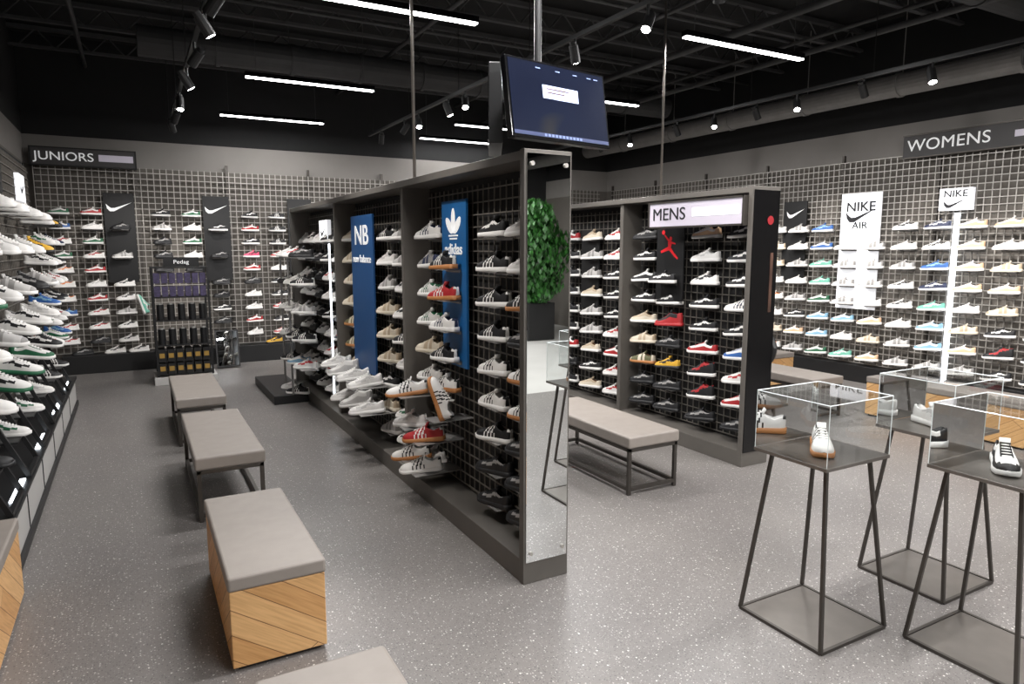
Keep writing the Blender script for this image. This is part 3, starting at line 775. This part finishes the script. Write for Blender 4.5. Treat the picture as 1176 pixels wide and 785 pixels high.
for i, (x, z) in enumerate([(-.09, .060), (-.09, .042)]): mb.box(x, x+.15-i*.03, -.0255, -.0246, z, z+.006, 1)
for x in (-.15, -.02, .1, .2, .25): mb.box(x, x+.03, -.0255, -.0246, .155, .16, 0)
mb.build('screen_icons', [SB, mat('screen_text', rgb(90, 70, 80), .5, emit=.1)], Mn, local=True)
M2 = root('hanging_monitor', (1.735, 3.36, 2.47), (0, 0, math.radians(-117)))
MB().box(-.26, .26, -.02, .05, -.195, .195).build('bezel', BLK, M2, bevel=.005, local=True)
MB().box(-.245, .245, -.023, -.0205, -.175, .175).build('screen', BLKG, M2, local=True)
MP = root('monitor_ceiling_mount', (1.95, 3.25, 3.5))
MB().tube((1.95, 3.25, 2.4), (1.95, 3.25, ZC), .02, 12).box(1.87, 2.03, 3.17, 3.33, 4.57, 4.6).box(1.83, 2.0, 3.12, 3.28, 2.42, 2.54).build('mount_pole', BLK, MP)

# ------------------------------------------------------------ behind the viewpoint (seen in the mirror)
px, py = 6.80, -5.6
P = root('potted_ficus', (px, py, 0))
MB().box(px-.3, px+.3, py-.3, py+.3, 0, .72).build('square_planter', BLK, P, bevel=.015)
mb = MB(); rnd = random.Random(3)
for i in range(4200):
    a = rnd.uniform(0, 2*math.pi); zz = rnd.uniform(-1, 1); rr = math.sqrt(max(0, 1-abs(zz)**2.4))*(rnd.uniform(.35, 1.0))*(1+.2*math.sin(3*a+zz*4)+.14*math.sin(7*zz+a))
    c = Vector((px+.66*rr*math.cos(a), py+.66*rr*math.sin(a), 1.66+.98*zz))
    d = Vector((math.cos(a)+rnd.uniform(-.8, .8), math.sin(a)+rnd.uniform(-.8, .8), rnd.uniform(-.9, .9))).normalized(); s = rnd.uniform(.05, .09)
    side = d.cross(Vector((0, 0, 1))).normalized()*s*.55; up = side.cross(d).normalized()*s
    c2 = c+d*.015
    mb.poly([c-up, c2+side*.9-up*.1, c+up*1.1+d*.03, c2-side*.9-up*.1])
mb.build('foliage', LEAF, P)
MB().tube((px, py, .7), (px, py, 2.3), .03, 8).build('trunk', mat('bark', rgb(80, 62, 46), .8, var=.2), P)
C = root('cash_counter', (5.2, -7.3, 0))
MB().box(3.4, 7.6, -7.6, -7.0, 0, 1.0).box(3.35, 7.65, -7.65, -6.95, 1.0, 1.05, 1).build('counter_body', [BLK, STEELT], C, bevel=.006)

HB = root('backpack', (4.53, 3.9, .95))
bm = bmesh.new(); bmesh.ops.create_uvsphere(bm, u_segments=16, v_segments=12, radius=1)
for v in bm.verts:
    v.co.x *= .06; v.co.y *= .12; v.co.z *= .17
    if v.co.z > 0: v.co.y *= 1-.5*v.co.z/.17
me = bpy.data.meshes.new('bag_body'); bm.to_mesh(me); bm.free(); me.materials.append(BLK)
o = bpy.data.objects.new('bag_body', me); COL.objects.link(o); o.parent = HB; o.location = (.02, 0, 0)
MB().tube((4.55, 3.86, 1.08), (4.5, 3.9, 1.3), .01).tube((4.55, 3.94, 1.08), (4.5, 3.9, 1.3), .01).build('bag_straps', BLK, HB)

# ------------------------------------------------------------ world + camera
w = bpy.data.worlds.new('world'); scene.world = w; w.use_nodes = True
w.node_tree.nodes['Background'].inputs[0].default_value = (.5, .5, .52, 1); w.node_tree.nodes['Background'].inputs[1].default_value = .1
cam = bpy.data.cameras.new('camera'); cam.lens = 24; cam.sensor_width = 36; cam.clip_start = .05
co = bpy.data.objects.new('camera', cam); COL.objects.link(co)
co.location = (0, 0, 1.75); co.rotation_euler = (math.radians(90-7.77), 0, math.radians(-28.9))
scene.camera = co
try:
    scene.view_settings.view_transform = 'Standard'; scene.view_settings.exposure = 0.0
except Exception: pass
